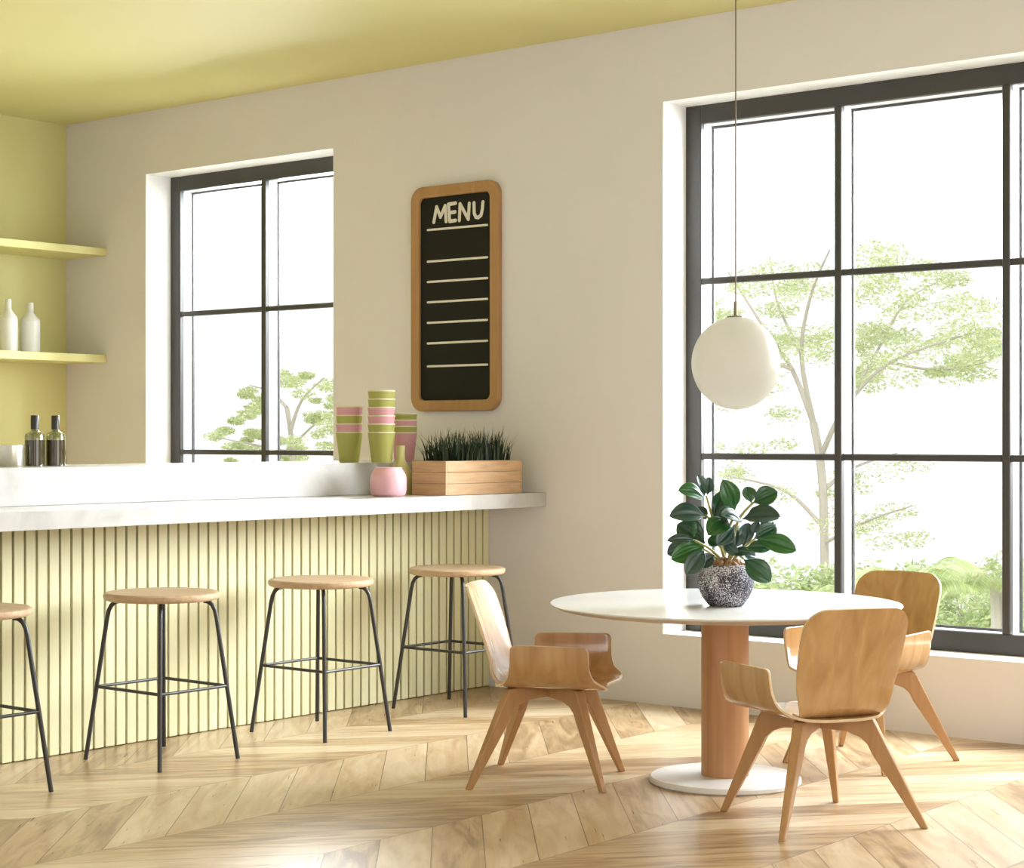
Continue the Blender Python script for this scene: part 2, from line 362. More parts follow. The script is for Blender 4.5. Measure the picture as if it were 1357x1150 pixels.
def make_window(name, axis, u0, u1, z0, z1, ms, hs, c, d, label, fw=.1, mw=.042, depth=.035):
    # dark front frame at c, white sash behind it in direction d, panes between
    def B(mb, ua, ub, za, zb, ca, cb):
        ca, cb = min(ca, cb), max(ca, cb)
        mb.box((ua, ca, za), (ub, cb, zb)) if axis == 'y' else mb.box((ca, ua, za), (cb, ub, zb))
    e = empty(name, (0, 0, 0), label, 'window'); e['kind'] = 'structure'
    c1 = c + d * depth; c2 = c1 + d * .085
    f = MB(); iu0, iu1, iz0, iz1 = u0 + fw, u1 - fw, z0 + fw, z1 - fw
    B(f, u0, iu0, z0, z1, c, c1); B(f, iu1, u1, z0, z1, c, c1); B(f, iu0, iu1, z0, iz0, c, c1); B(f, iu0, iu1, iz1, z1, c, c1)
    for m_ in ms: B(f, m_ - mw / 2, m_ + mw / 2, iz0, iz1, c, c1)
    us = [iu0] + [v for m_ in ms for v in (m_ - mw / 2, m_ + mw / 2)] + [iu1]
    for h_ in hs:
        for a, b in zip(us[::2], us[1::2]): B(f, a, b, h_ - .017, h_ + .017, c + d * .004, c1)
    f.build('frame', M['frame'], e, bevel=.004, seg=1, smooth=0)
    s = MB()
    B(s, u0, iu0, z0, z1, c1, c2); B(s, iu1, u1, z0, z1, c1, c2); B(s, iu0, iu1, z0, iz0, c1, c2); B(s, iu0, iu1, iz1, z1, c1, c2)
    for m_ in ms: B(s, m_ - mw / 2, m_ + mw / 2, iz0, iz1, c1, c2)
    s.build('sash', M['vinyl'], e, smooth=0)['label'] = 'white sash behind the charcoal frame'
    g = MB(); k = .013
    zz = [iz0, iz1]
    for a, b in zip(us[::2], us[1::2]):
        B(g, a, a + k, iz0, iz1, c2 - .012, c2); B(g, b - k, b, iz0, iz1, c2 - .012, c2)
        B(g, a + k, b - k, iz0, iz0 + k, c2 - .012, c2); B(g, a + k, b - k, iz1 - k, iz1, c2 - .012, c2)
    g.build('gasket', M['gasket'], e, smooth=0)
    p = MB()
    for a, b in zip(us[::2], us[1::2]): B(p, a, b, iz0, iz1, c2 - .018, c2 - .014)
    p.build('pane', M['pane'], e, smooth=0)
    return e
make_window('window_1', 'y', HL[0], HL[1], HL[2], HL[3], [-8.918], [2.262, 1.324], 8.345, 1, 'narrow charcoal framed window beside the bar shelves')
make_window('window_2', 'y', HR[0], HR[1], HR[2], HR[3], [-4.680, -3.772, -2.87], [2.260, 1.321], 8.345, 1, 'wide charcoal framed window behind the round table')
make_window('window_3', 'y', HF[0], HF[1], HF[2], HF[3], [-5.0, -3.6], [2.26, 1.32], YF2 - .12, -1, 'wide charcoal framed window behind the viewer')
make_window('added_rear_window', 'y', HE[0], HE[1], HE[2], HE[3], [-.33, .53], [2.26, 1.32], YF - .12, -1, 'added charcoal framed window at the entry')  # unseen window, put in to go with the rear fill
make_window('window_4', 'x', HRt[0], HRt[1], HRt[2], HRt[3], [3.63, 5.17], [2.26, 1.32], XR + .12, 1, 'wide charcoal framed window in the right hand wall')

# ------------------------------------------------------------------ the bar
XB = -6.81; XL = -6.395; XRI = -6.905; ZL0, ZL1, ZT = 1.036, 1.115, 1.287; Y0 = 3.2
bar = empty('bar_counter', (XB, 5.6, 0), 'bar counter clad in pale olive vertical slats under the marble', 'counter')
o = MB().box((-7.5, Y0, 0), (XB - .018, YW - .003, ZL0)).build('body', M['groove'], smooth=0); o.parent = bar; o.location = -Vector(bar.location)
mb = MB(); P = .0624; yk = 4.8335 - P * 26
while yk < YW - .01:
    a, b = max(yk, Y0), min(yk + P - .0118, YW - .004)
    if b - a > .005: mb.box((XB - .0178, a, .004), (XB, b, ZL0 - .001))
    yk += P
o = mb.build('slat_cladding', M['slat'], bar, bevel=.0015, seg=1, smooth=0); o.location = -Vector(bar.location)
tag(MB().box((-7.5, Y0, ZL0), (XL, YW - .002, ZL1)).build('marble_ledge', M['marble'], bevel=.003, smooth=0), 'long white marble drinking ledge overhanging the slatted bar front', 'counter top')
tag(MB().box((-7.55, Y0, ZL1), (XRI, YW - .002, ZT)).build('marble_bar_top', M['marble'], bevel=.004, smooth=0), 'raised white marble bar top carrying cups and oil bottles', 'counter top')

# ------------------------------------------------------------------ shelves and what stands there
XS = -10.255
def shelf(z0, z1, label):
    mb = MB(); r = .07
    pts = [(XG + .001, 5.6), (XS, 5.6), (XS, YW - .001), (XG + .001, YW - .001)]
    mb.prism(pts, z0, z1, lambda u, v, w_: (u, v, w_))
    return tag(mb.build('wall_shelf', M['olive'], bevel=.004, smooth=0), label, 'shelf', 'olive wall shelves')
shelf(2.675, 2.727, 'upper olive wall shelf with nothing on it')
shelf(1.938, 1.992, 'lower olive wall shelf carrying white bottles')
def white_bottle(px, h, r, label):
    r_ = FWD + RGT * ((px - CX) / FPX); D = -10.45 / r_.x
    prof = [(0, 0), (r * .95, 0), (r, .008), (r, h * .60), (r * .96, h * .66), (r * .42, h * .78), (r * .34, h * .81), (r * .33, h * .985), (r * .28, h), (0, h)]
    return tag(MB().lathe(prof, 32).build('ceramic_bottle', M['ceramic'], loc=(-10.45, r_.y * D, 1.9925), smooth=50), label, 'bottle', 'white bottles on the lower shelf')
white_bottle(11, .355, .062, 'left white ceramic bottle on the lower shelf, cut by the picture edge')
white_bottle(40, .34, .066, 'white ceramic bottle on the lower shelf nearest the corner')
def oil_bottle(px, D, label):
    h = .238; r = .047
    e = empty('oil_bottle', atD(px, D, ZT + .0005), label, 'bottle', group='oil bottles on the bar')
    MB().lathe([(0, 0), (r, 0), (r, .122), (0, .122)], 32).build('oil', M['oil'], e, smooth=40)
    MB().lathe([(r, .1222), (r, .138), (r * .93, .150), (.020, .163), (.014, .170), (.014, .176), (0, .176)], 32).build('bottle_neck', M['clearglass'], e, smooth=40)['label'] = 'clear greenish shoulder above the oil'
    MB().lathe([(0, .172), (.0185, .172), (.0185, h - .002), (.017, h), (0, h)], 24).build('cap', M['capblack'], e, smooth=40)
    return e
oil_bottle(46, 8.72, 'dark oil bottle beside the tin on the marble bar top')
oil_bottle(73.3, 8.80, 'dark oil bottle nearest the wall corner on the bar top')
e = empty('tin_jar', atD(13, 8.62, ZT + .0005), 'silvery tin jar at the left end of the bar top', 'jar')
MB().lathe([(0, 0), (.064, 0), (.066, .004), (.066, .086), (0, .086)], 40).build('body', M['tin'], e, smooth=40)
MB().lathe([(0, .086), (.068, .086), (.068, .098), (.064, .1), (0, .1)], 40).build('lid', M['tin'], e, smooth=40)

# paper cups, each its own thing
def make_cup(kind):
    h, r0, r1, t = .164, .0535, .0725, .003
    prof = [(0, .006), (r0 - t, .006), (r0 - t, 0), (r0, 0), (r1, h - .006)]
    mb = MB().lathe(prof, 40)
    mb.lathe([(r1 - t, h - .004), (r0 - t, .010), (0, .010)], 40)
    o = mb.build('paper_cup', M[kind], smooth=50)
    rb = MB().lathe([(r1 - t, h - .004), (r1 - t, h), (r1 + .0015, h), (r1 + .0022, h - .003), (r1 + .0015, h - .007), (r1, h - .006)], 40)
    rb.build('rim', M['rim'], o, smooth=50)['label'] = 'cream rolled rim'
    return o
cups = {'pink': make_cup('pink'), 'green': make_cup('green')}; used = set()
def cup_stack(px, D, kinds, where, dz=.0465):
    names = ['bottom', 'second from the bottom', 'third from the bottom', 'fourth from the bottom', 'fifth from the bottom', 'top']
    for i, k in enumerate(kinds):
        if k not in used: c = cups[k]; used.add(k)
        else: c = copy_tree(cups[k])
        c.location = atD(px, D, ZT + .0005 + i * dz); c.rotation_euler = (0, 0, random.random() * 6)
        nm = 'topmost' if i == len(kinds) - 1 else names[i]
        tag(c, '%s paper cup, %s of the %s' % ('pink' if k == 'pink' else 'olive green', nm, where), 'cup', 'stacked paper cups on the bar top')
cup_stack(462.8, 10.05, ['green', 'pink', 'green', 'pink'], 'left stack of cups')
cup_stack(505.5, 9.92, ['green', 'green', 'pink', 'pink', 'green', 'green'], 'tall middle stack of cups', .0445)
cup_stack(535.5, 10.38, ['pink', 'green', 'pink', 'green'], 'right stack of cups', .035)

# vases and planter on the ledge
tag(MB().lathe([(0, 0), (.078, 0), (.090, .008), (.0955, .03), (.0965, .085), (.093, .108), (.083, .128), (.073, .142), (.071, .150), (.066, .1505), (.066, .13), (0, .12)], 48).build('pink_vase', M['vasepink'], loc=atD(514.5, 9.70, ZL1 + .0005), smooth=60), 'low round pink vase on the marble ledge', 'vase')
tag(MB().lathe([(0, 0), (.062, 0), (.066, .008), (.066, .105), (.060, .125), (.028, .178), (.024, .19), (.0235, .262), (.018, .262), (.018, .2), (0, .2)], 40).build('olive_vase', M['vaseolive'], loc=atD(531, 10.02, ZL1 + .0005), smooth=60), 'olive bottle vase with a narrow neck behind the pink vase', 'vase')
PX0, PX1, PY0, PY1 = -6.694, -6.452, 7.345, 7.985; ph = .182
pl = empty('wooden_planter', ((PX0 + PX1) / 2, (PY0 + PY1) / 2, ZL1 + .0005), 'oblong wooden plank planter filled with grass on the marble ledge', 'planter')
hx, hy = (PX1 - PX0) / 2, (PY1 - PY0) / 2
mb = MB(); t = .016
for k in range(3):
    z0, z1 = k * ph / 3 + .0006, (k + 1) * ph / 3 - .0006
    mb.box((-hx, -hy, z0), (hx, -hy + t, z1)); mb.box((-hx, hy - t, z0), (hx, hy, z1))
    mb.box((hx - t, -hy + t, z0), (hx, hy - t, z1)); mb.box((-hx, -hy + t, z0), (-hx + t, hy - t, z1))
mb.box((-hx + t, -hy + t, 0), (hx - t, hy - t, .012))
mb.build('planter_box', M['planter'], pl, bevel=.0015, seg=1, smooth=0)
MB().box((-hx + t + .001, -hy + t + .001, .013), (hx - t - .001, hy - t - .001, ph - .02)).build('soil', M['soil'], pl, smooth=0)
mb = MB()
for i in range(620):
    x, y = random.uniform(-hx + .03, hx - .03), random.uniform(-hy + .05, hy - .05)
    h = random.uniform(.085, .195) * (1.15 if random.random() < .12 else 1); lean = random.uniform(0, .5) ; a = random.random() * 2 * math.pi
    if abs(y) > hy - .12: a = random.gauss(math.copysign(math.pi / 2, y), .5); lean += .15
    w0 = random.uniform(.004, .0075); d = Vector((math.cos(a), math.sin(a), 0)); s = Vector((-d.y, d.x, 0))
    p = Vector((x, y, ph - .022)); seg = []
    for k in range(4):
        f = k / 3
        q = p + d * (lean * h * f * f) + Vector((0, 0, h * (f - .15 * lean * f * f)))
        wd = w0 * (1 - f) + .0004
        seg.append((mb.bm.verts.new(q - s * wd), mb.bm.verts.new(q + s * wd)))
    for (a0, a1), (b0, b1) in zip(seg, seg[1:]): mb.bm.faces.new((a0, a1, b1, b0))
g = mb.build('grass', M['grass'], pl, recalc=False); g['kind'] = 'stuff'; g['label'] = 'dark green grass blades'

# ------------------------------------------------------------------ menu board on the wall
cxm, czm = -7.052, 2.233; Wm, Hm = .672, 1.318; dm = .036
menu = empty('menu_board', (cxm, YW, czm - Hm / 2), 'tall blackboard menu in a rounded wooden frame on the beige wall', 'menu board')
FF = lambda u, v, w_: (u, -w_, v + Hm / 2)
mb = MB(); outer = rrect(Wm, Hm, .085); inner = rrect(Wm - .13, Hm - .13, .035)
n = len(outer)
vo0 = [mb.bm.verts.new(FF(u, v, .001)) for u, v in outer]; vo1 = [mb.bm.verts.new(FF(u, v, dm)) for u, v in outer]
vi1 = [mb.bm.verts.new(FF(u, v, dm)) for u, v in inner]; vi0 = [mb.bm.verts.new(FF(u, v, .014)) for u, v in inner]
for k in range(n):
    j = (k + 1) % n
    mb.bm.faces.new((vo0[k], vo0[j], vo1[j], vo1[k])); mb.bm.faces.new((vo1[k], vo1[j], vi1[j], vi1[k])); mb.bm.faces.new((vi1[k], vi1[j], vi0[j], vi0[k]))
mb.build('frame', M['framewood'], menu, bevel=.007, seg=3, smooth=50)
board = MB().prism(rrect(Wm - .128, Hm - .128, .036), .002, .016, FF).build('blackboard', M['board'], menu, smooth=0)
def bp(px, py):       # photograph place to board coordinates
    p = at(px, py, YW - .016); return (p.x - cxm, p.z - czm)
def strokes(name, polys, wd, m, par=None):
    mb = MB()
    for poly in polys:
        pts = [Vector(p) for p in poly]
        for a, b in zip(pts, pts[1:]):
            d = (b - a).normalized(); nn = Vector((-d.y, d.x)); out = []
            for k in range(7): an = math.pi * k / 6; out.append(b + nn * wd * math.cos(an) + d * wd * math.sin(an))
            for k in range(7): an = math.pi * k / 6; out.append(a - nn * wd * math.cos(an) - d * wd * math.sin(an))
            mb.prism([(p.x, p.y) for p in out], .0161, .0182 + random.random() * .0003, FF)
    return mb.build(name, m, board, smooth=0)
Z = lambda x, y: bp(520 + x / 3.1944, 210 + y / 3.1944)
lt = {'M': [[Z(176, 270), Z(188, 205), Z(204, 248), Z(224, 200), Z(228, 266)]],
      'E': [[Z(238, 194), Z(243, 266)], [Z(238, 194), Z(268, 189)], [Z(241, 230), Z(266, 226)], [Z(243, 266), Z(268, 262)]],
      'N': [[Z(284, 262), Z(287, 192), Z(322, 257), Z(326, 190)]],
      'U': [[Z(346, 188), Z(347, 232), Z(354, 248), Z(364, 250), Z(376, 240), Z(381, 216), Z(384, 184)]]}
for k, v in lt.items(): strokes('letter', v, .0105, M['chalk'])['label'] = 'chalk white letter ' + k
for ya, yb in ((303, 281), (437, 418), (523, 506), (609, 594), (696, 683), (783, 771), (880, 872)):
    strokes('ruled_line', [[Z(150, ya), Z(402, yb)]], .0062, M['chalk'])

# ------------------------------------------------------------------ bar stools
def make_stool():
    e = empty('bar_stool', (0, 0, 0), '-', 'stool', group='bar stools along the bar')
    mb = MB(); r = .255; z0, z1 = .705, .74
    mb.lathe([(0, z0), (r - .018, z0), (r - .005, z0 + .005), (r, z0 + .016), (r - .002, z1 - .006), (r - .012, z1), (r - .03, z1 - .001), (0, z1 - .003)], 64)
    mb.build('seat', M['seatwood'], e, smooth=50)
    fx, fy = .25, .222; k = .70
    for sx in (1, -1):
        for sy in (1, -1):
            foot = Vector((sx * fx, sy * fy, 0)); top = Vector((sx * fx * k, sy * fy * k, .665)); inn = Vector((sx * fx * .55, sy * fy * .55, .699))
            pts = [foot, foot.lerp(top, .5), foot.lerp(top, .94)]
            c = Vector((sx * fx * (k - .012), sy * fy * (k - .012), .70)); a = pts[-1]
            for f in (.25, .5, .75, 1): pts.append(a * (1 - f) ** 2 + c * 2 * f * (1 - f) + inn * f * f)
            MB().tube(pts, .0098, 12).build('leg', M['black'], e, smooth=50)
    zr = .322; q = 1 - (1 - k) * zr / .665
    c = [Vector((sx * fx * q, sy * fy * q, zr)) for sx, sy in ((1, 1), (1, -1), (-1, -1), (-1, 1))]
    for i in range(4): MB().tube([c[i], c[(i + 1) % 4]], .0072, 10).build('foot_rail', M['black'], e, smooth=50)
    mb = MB()
    mb.tube([(.13, .115, .6985), (-.13, -.115, .6985)], .006, 8).tube([(.13, -.115, .6985), (-.13, .115, .6985)], .006, 8)
    mb.build('seat_bracket', M['black'], e, smooth=50)
    return e
st = make_stool()
for i, (y, lab) in enumerate(((4.363, 'round oak bar stool with black legs, leftmost and cut by the picture edge'), (5.365, 'round oak bar stool with black legs, second from the left along the slats'),
                              (6.352, 'round oak bar stool with black legs, third from the left along the slats'), (7.356, 'round oak bar stool with black legs nearest the back wall, behind a chair'))):
    o = st if i == 0 else copy_tree(st)
    o.location = (-6.383, y, 0); o['label'] = lab

# ------------------------------------------------------------------ round table
TC = Vector((-4.160, 6.482, 0))
tb = empty('round_table', TC, 'large round white pedestal table on an oak column', 'table')
RT = .722; zt = .74
mb = MB().lathe([(0, zt - .030), (RT - .075, zt - .030), (RT - .03, zt - .022), (RT - .006, zt - .010)], 128, mi=1)
mb.lathe([(RT - .006, zt - .010), (RT, zt - .005), (RT - .001, zt - .001), (RT - .006, zt), (0, zt)], 128)
mb.build('tabletop', [M['tabletop'], M['tableedge']], tb, smooth=35)
MB().lathe([(0, .03), (.098, .03), (.098, zt - .0305), (0, zt - .0305)], 64).build('column', M['colwood'], tb, smooth=40)
MB().lathe([(0, 0), (.305, 0), (.3125, .006), (.312, .020), (.305, .026), (.11, .0295), (0, .0295)], 96).build('base', M['base'], tb, smooth=35)

# ------------------------------------------------------------------ chairs
def shell(fn, nu, nv, th, name, m, parent):
    bm = bmesh.new(); g = [[bm.verts.new(fn(i / nu, j / nv)) for j in range(nv + 1)] for i in range(nu + 1)]
    for i in range(nu):
        for j in range(nv): bm.faces.new((g[i][j], g[i + 1][j], g[i + 1][j + 1], g[i][j + 1]))
    mb = MB(); mb.bm.free(); mb.bm = bm
    o = mb.build(name, m, parent, smooth=60)
    s = o.modifiers.new('thickness', 'SOLIDIFY'); s.thickness = th; s.offset = 0; s.material_offset_rim = 1; o.data.materials.append(M['plyedge'])
    b = o.modifiers.new('bevel', 'BEVEL'); b.width = .003; b.segments = 2; b.limit_method = 'ANGLE'; b.angle_limit = R_(50)
    return o
def spline(P, t):        # Catmull-Rom through the points
    n = len(P) - 1; x = min(max(t, 0), 1) * n; i = min(int(x), n - 1); f = x - i
    p0, p1, p2, p3 = P[max(i - 1, 0)], P[i], P[i + 1], P[min(i + 2, n)]
    return tuple(.5 * (2 * b + (c - a) * f + (2 * a - 5 * b + 4 * c - d) * f * f + (3 * b - a - 3 * c + d) * f ** 3) for a, b, c, d in zip(p0, p1, p2, p3))
def make_chair():
    e = empty('armchair', (0, 0, 0), '-', 'chair', group='oak chairs round the table')
    half = [(0, .400), (.09, .400), (.170, .404), (.222, .418), (.255, .445), (.274, .485), (.283, .53), (.286, .583)]
    prof = [(-y, z) for y, z in half[:0:-1]] + half
    # front and rear edge of the bent sheet along the same profile (0 at the seat centre, 1 at the arm top)
    front = [(.25,), (.262,), (.277,), (.272,), (.238,), (.222,), (.219,), (.219,)]
    rear = [(-.215,), (-.21,), (-.19,), (-.155,), (-.126,), (-.114,), (-.110,), (-.108,)]
    def fn(u, v):
        y, z = spline(prof, u); s = abs(2 * u - 1)
        xf, xr = spline(front, s)[0], spline(rear, s)[0]
        # rounded corners at the arm tops
        d = max(0, .583 - z); rc_ = .024; cut = rc_ - math.sqrt(max(0, rc_ ** 2 - (rc_ - d) ** 2)) if d < rc_ else 0
        x = xr + cut + (xf - xr - 2 * cut) * v
        return Vector((x, y * (1 - 0.11 * max(0, (.22 - x) / .33)), z))
    o = shell(fn, 110, 14, .012, 'seat', M['chairwood'], e)
    o['label'] = 'bent oak seat sheet with upturned arms'
    bprof = [(-.332, .815), (-.316, .77), (-.288, .69), (-.258, .60), (-.232, .52), (-.208, .456), (-.176, .420), (-.13, .4075), (-.06, .4065)]
    bw = [.208, .213, .214, .210, .200, .186, .170, .150, .135]
    def fb(u, v):
        u = u ** 1.7
        x, z = spline(bprof, u); hw = spline([(a,) for a in bw], u)[0]; s = 2 * v - 1
        d = .815 - z; r = .075
        if d < r: hw = hw - r + math.sqrt(max(0, r * r - (r - d) ** 2))
        y = hw * s
        bow = .7 * y * y * min(1, max(0, (z - .415) / .10))
        return Vector((x + bow, y, z - .12 * y * y * max(0, 1 - d / .15)))
    shell(fb, 56, 24, .012, 'backrest', M['chairwood'], e)
    for sx, sy in ((1, 1), (1, -1), (-1, 1), (-1, -1)):
        fxy = Vector((.27 if sx > 0 else -.27, sy * (.245 if sx > 0 else .294)))
        rf = fxy.length; d = fxy / rf; n_ = Vector((-d.y, d.x))
        ko = .215
        outline = [(.0, .395), (.12, .395), (ko - .025, .395), (ko - .004, .391), (ko + .006, .374)]
        outline += [(rf + .013, 0), (rf - .014, 0)]
        outline += [(ko - .006, .262), (ko - .022, .296), (ko - .05, .322), (ko - .095, .338), (.0, .347)]
        mb = MB()
        def half_w(z): return .011 + .011 * min(1, z / .36)
        lo, hi = [], []
        for u, z in outline:
            hwid = half_w(z); p = d * u
            lo.append(mb.bm.verts.new((p.x - n_.x * hwid, p.y - n_.y * hwid, z))); hi.append(mb.bm.verts.new((p.x + n_.x * hwid, p.y + n_.y * hwid, z)))
        k = len(outline)
        mb.bm.faces.new(lo[::-1]); mb.bm.faces.new(hi)
        for i in range(k): mb.bm.faces.new((lo[i], lo[(i + 1) % k], hi[(i + 1) % k], hi[i]))
        mb.build('leg', M['legwood'], e, bevel=.004, seg=2, smooth=30)
    return e
ch = make_chair()
for i, (x, y, a, lab) in enumerate(((-4.76, 6.066, 27.0, 'oak armchair left of the table, seen from its side in front of a stool'),
                                    (-3.479, 6.045, 150.0, 'oak armchair in front of the table with its back to the viewer'),
                                    (-3.945, 7.29, -92.0, 'oak armchair behind the table by the wide window'))):
    o = ch if i == 0 else copy_tree(ch)
    o.location = (x, y, 0); o.rotation_euler = (0, 0, R_(a)); o['label'] = lab

# ------------------------------------------------------------------ pendant lamp
LC = atD(975, 7.62, 0); gz = CAMZ - (481 - HY) / FPX * 7.62; gr = 58.5 / FPX * 7.62; grz = gr * 1.05
pd = empty('pendant_lamp', (LC.x, LC.y, gz - grz), 'white opal globe pendant lamp hanging over the round table', 'lamp')
mb = MB(); prof = [(gr * math.sin(math.pi * k / 40), grz - grz * math.cos(math.pi * k / 40)) for k in range(41)]; prof[0] = (0, 0); prof[-1] = (0, 2 * grz)
mb.lathe(prof, 64).build('globe', M['globe'], pd, smooth=60)
MB().lathe([(0, 2 * grz - .008), (.036, 2 * grz - .006), (.036, 2 * grz + .001), (.008, 2 * grz + .006), (.0075, 2 * grz + .062), (0, 2 * grz + .062)], 32).build('cap', M['bronze'], pd, smooth=40)
zc = ZC - (gz - grz)
MB().tube([(0, 0, 2 * grz + .06), (0, 0, zc - .02)], .0028, 8).build('cable', M['bronze'], pd)
MB().lathe([(0, zc - .028), (.05, zc - .028), (.06, zc - .02), (.06, zc - .0005), (0, zc - .0005)], 40).build('ceiling_rose', M['bronze'], pd)

# ------------------------------------------------------------------ potted plant on the table
PD = 7.50; PC = atD(961.8, PD, zt + .0005)
pp = empty('potted_plant', PC, 'leafy rubber plant in a speckled dark pot on the round table', 'plant')
s_ = PD / FPX / 5.229
def zp(x, y, d=0):                     # place in the plant, d metres towards the viewer
    return RGT * ((x - 585) * s_) - FWD * d + Vector((0, 0, CAMZ - PC.z - ((600 + y / 5.229) - HY) / FPX * PD))
rb = .0725
mb = MB().lathe([(0, 0), (.066, 0), (.073, .006), (.094, .035), (.110, .070), (.1145, .095), (.110, .122), (.098, .145), (.090, .156), (.092, .164), (.086, .167), (.080, .160), (.080, .14), (0, .138)], 64)
mb.build('pot', M['pot'], pp, smooth=60)
mb = MB()
for i in range(90):
    a = random.random() * 6.28; r = .072 * math.sqrt(random.random()); q = Vector((r * math.cos(a), r * math.sin(a), .152 + random.uniform(0, .018) + .022 * (1 - r / .075)))
    sx = random.uniform(.008, .015); rot = Euler((random.random() * 3, random.random() * 3, random.random() * 3)).to_matrix()
    for v in bmesh.ops.create_icosphere(mb.bm, subdivisions=2, radius=sx)['verts']: v.co = rot @ Vector((v.co.x * 1.3, v.co.y * .9, v.co.z * .6)) + q
o = mb.build('bark_chips', M['pebble'], pp, smooth=60); o['kind'] = 'stuff'; o['label'] = 'brown bark chips filling the pot'
stems = [[(585, 770, 0), (480, 670, .03), (360, 600, .06)], [(590, 770, -.01), (500, 480, 0), (450, 295, 0)], [(600, 770, 0), (650, 520, .02), (690, 430, .02), (775, 342, .01)],
         [(620, 760, .02), (690, 660, .04), (775, 590, .06)], [(575, 760, -.02), (600, 560, -.02), (655, 420, -.02)], [(590, 760, .02), (640, 690, .05), (690, 725, .08)], [(560, 760, 0), (470, 690, .04), (420, 660, .06)],
         [(500, 480, 0), (440, 430, .02)]]
for q in stems:
    pts = [zp(*p) for p in q]; pts2 = [Vector(spline([tuple(p) for p in pts], k / 8)) for k in range(9)]
    MB().tube(pts2, [.0068 - .0022 * k / 8 for k in range(9)], 8).build('stem', M['stem'], pp)
# leaves: base, tip, width, depth at base and tip, turn of the blade about its length, cup
LV = [((440, 300), (383, 150), 62, .0, .02, 50, .3), ((458, 295), (468, 165), 78, .0, .01, -10, .25), ((440, 318), (248, 258), 105, 0, .05, -35, .25),
      ((652, 405), (560, 185), 140, -.02, .02, 10, .2), ((508, 470), (580, 262), 100, -.02, -.05, 20, .3), ((770, 348), (938, 268), 135, .01, .03, -10, .25),
      ((760, 348), (728, 235), 70, .01, -.01, 30, .3), ((690, 458), (945, 440), 125, .03, .08, -40, .25), ((690, 475), (530, 425), 100, .03, .10, -45, .25),
      ((600, 470), (440, 560), 115, .02, .12, -40, .25), ((450, 440), (186, 435), 118, .02, .05, -30, .3), ((450, 630), (255, 500), 175, -.02, -.05, 0, .2),
      ((362, 598), (165, 600), 72, .06, .09, -20, .25), ((352, 585), (352, 445), 36, .06, .06, 20, .3), ((440, 640), (202, 735), 150, .02, .04, 5, .2),
      ((428, 665), (290, 832), 125, .06, .12, 5, .18), ((500, 700), (385, 780), 95, .04, .06, 0, .2), ((330, 625), (182, 705), 100, .0, -.02, 0, .2),
      ((640, 510), (510, 630), 115, .03, .07, 0, .2), ((660, 530), (640, 650), 125, .0, .02, 0, .2), ((770, 592), (930, 510), 125, .04, .03, 0, .25),
      ((790, 592), (1048, 668), 135, .06, .10, -10, .2), ((715, 655), (895, 655), 92, .02, .03, 10, .2), ((700, 650), (745, 485), 100, .01, -.01, 0, .25),
      ((690, 728), (868, 875), 150, .08, .12, 0, .18), ((560, 620), (650, 700), 75, .05, .09, 0, .2), ((610, 690), (728, 685), 62, .06, .11, -35, .2),
      ((650, 430), (560, 380), 90, -.02, .03, -40, .25), ((820, 560), (930, 480), 110, .0, -.05, 10, .2), ((640, 600), (720, 520), 110, -.04, -.08, 0, .2)]
LV += [((655, 440), (520, 400), 85, .03, .07, -45, .2), ((480, 520), (590, 470), 95, .0, .06, -40, .2), ((560, 640), (470, 600), 90, -.03, -.05, 5, .2), ((740, 470), (860, 400), 95, -.03, -.06, 10, .2),
       ((460, 470), (400, 380), 80, -.04, -.07, 15, .2), ((760, 560), (800, 470), 60, .04, .05, 20, .3), ((600, 700), (560, 600), 70, -.04, -.06, 0, .2), ((700, 690), (800, 720), 80, -.02, -.04, 0, .2)]
mb = MB()
for (b0, t0, wd, d0, d1, turn, cup) in LV:
    B, T = zp(*b0, d0), zp(*t0, d1); ax = T - B; Ln = ax.length; ax.normalize()
    nrm = (-FWD - ax * (-FWD).dot(ax)).normalized()            # face the room, then turned and tilted upward
    nrm = (Matrix.Rotation(R_(turn), 3, ax) @ nrm) if abs(ax.dot(RGT)) < .25 else (nrm + Vector((0, 0, 1)) * (.25 + abs(turn) / 45)).normalized()
    nrm = (nrm - ax * nrm.dot(ax)).normalized(); sd = ax.cross(nrm).normalized(); W_ = wd * s_ * .52
    if abs(turn) >= 30 and abs(ax.dot(RGT)) >= .25: W_ *= 1.35
    rows = []
    NL, NW = 16, 8
    for i in range(NL + 1):
        t = i / NL; hw = W_ * (max(0, math.sin(math.pi * min(1, t ** 1.2))) ** .70) * (0.16 + .84 * min(1, t / .25)) + .0006
        c = B + ax * (Ln * t) + nrm * (.10 * Ln * math.sin(math.pi * t))
        rr = []
        for j in range(-NW, NW + 1):
            f = j / NW; rr.append(mb.bm.verts.new(c + sd * (hw * f) + nrm * (hw * cup * (abs(f) ** 1.3) - hw * .10 * math.cos(f * math.pi * 2) * (abs(f) < .5))))
        rows.append(rr)
    for r0, r1 in zip(rows, rows[1:]):
        for j in range(2 * NW): mb.bm.faces.new((r0[j], r0[j + 1], r1[j + 1], r1[j]))
o = mb.build('foliage', M['leaf'], pp, smooth=70, recalc=False); o['label'] = 'thick glossy dark green leaves'
sl = o.modifiers.new('thickness', 'SOLIDIFY'); sl.thickness = .0016; sl.offset = 0

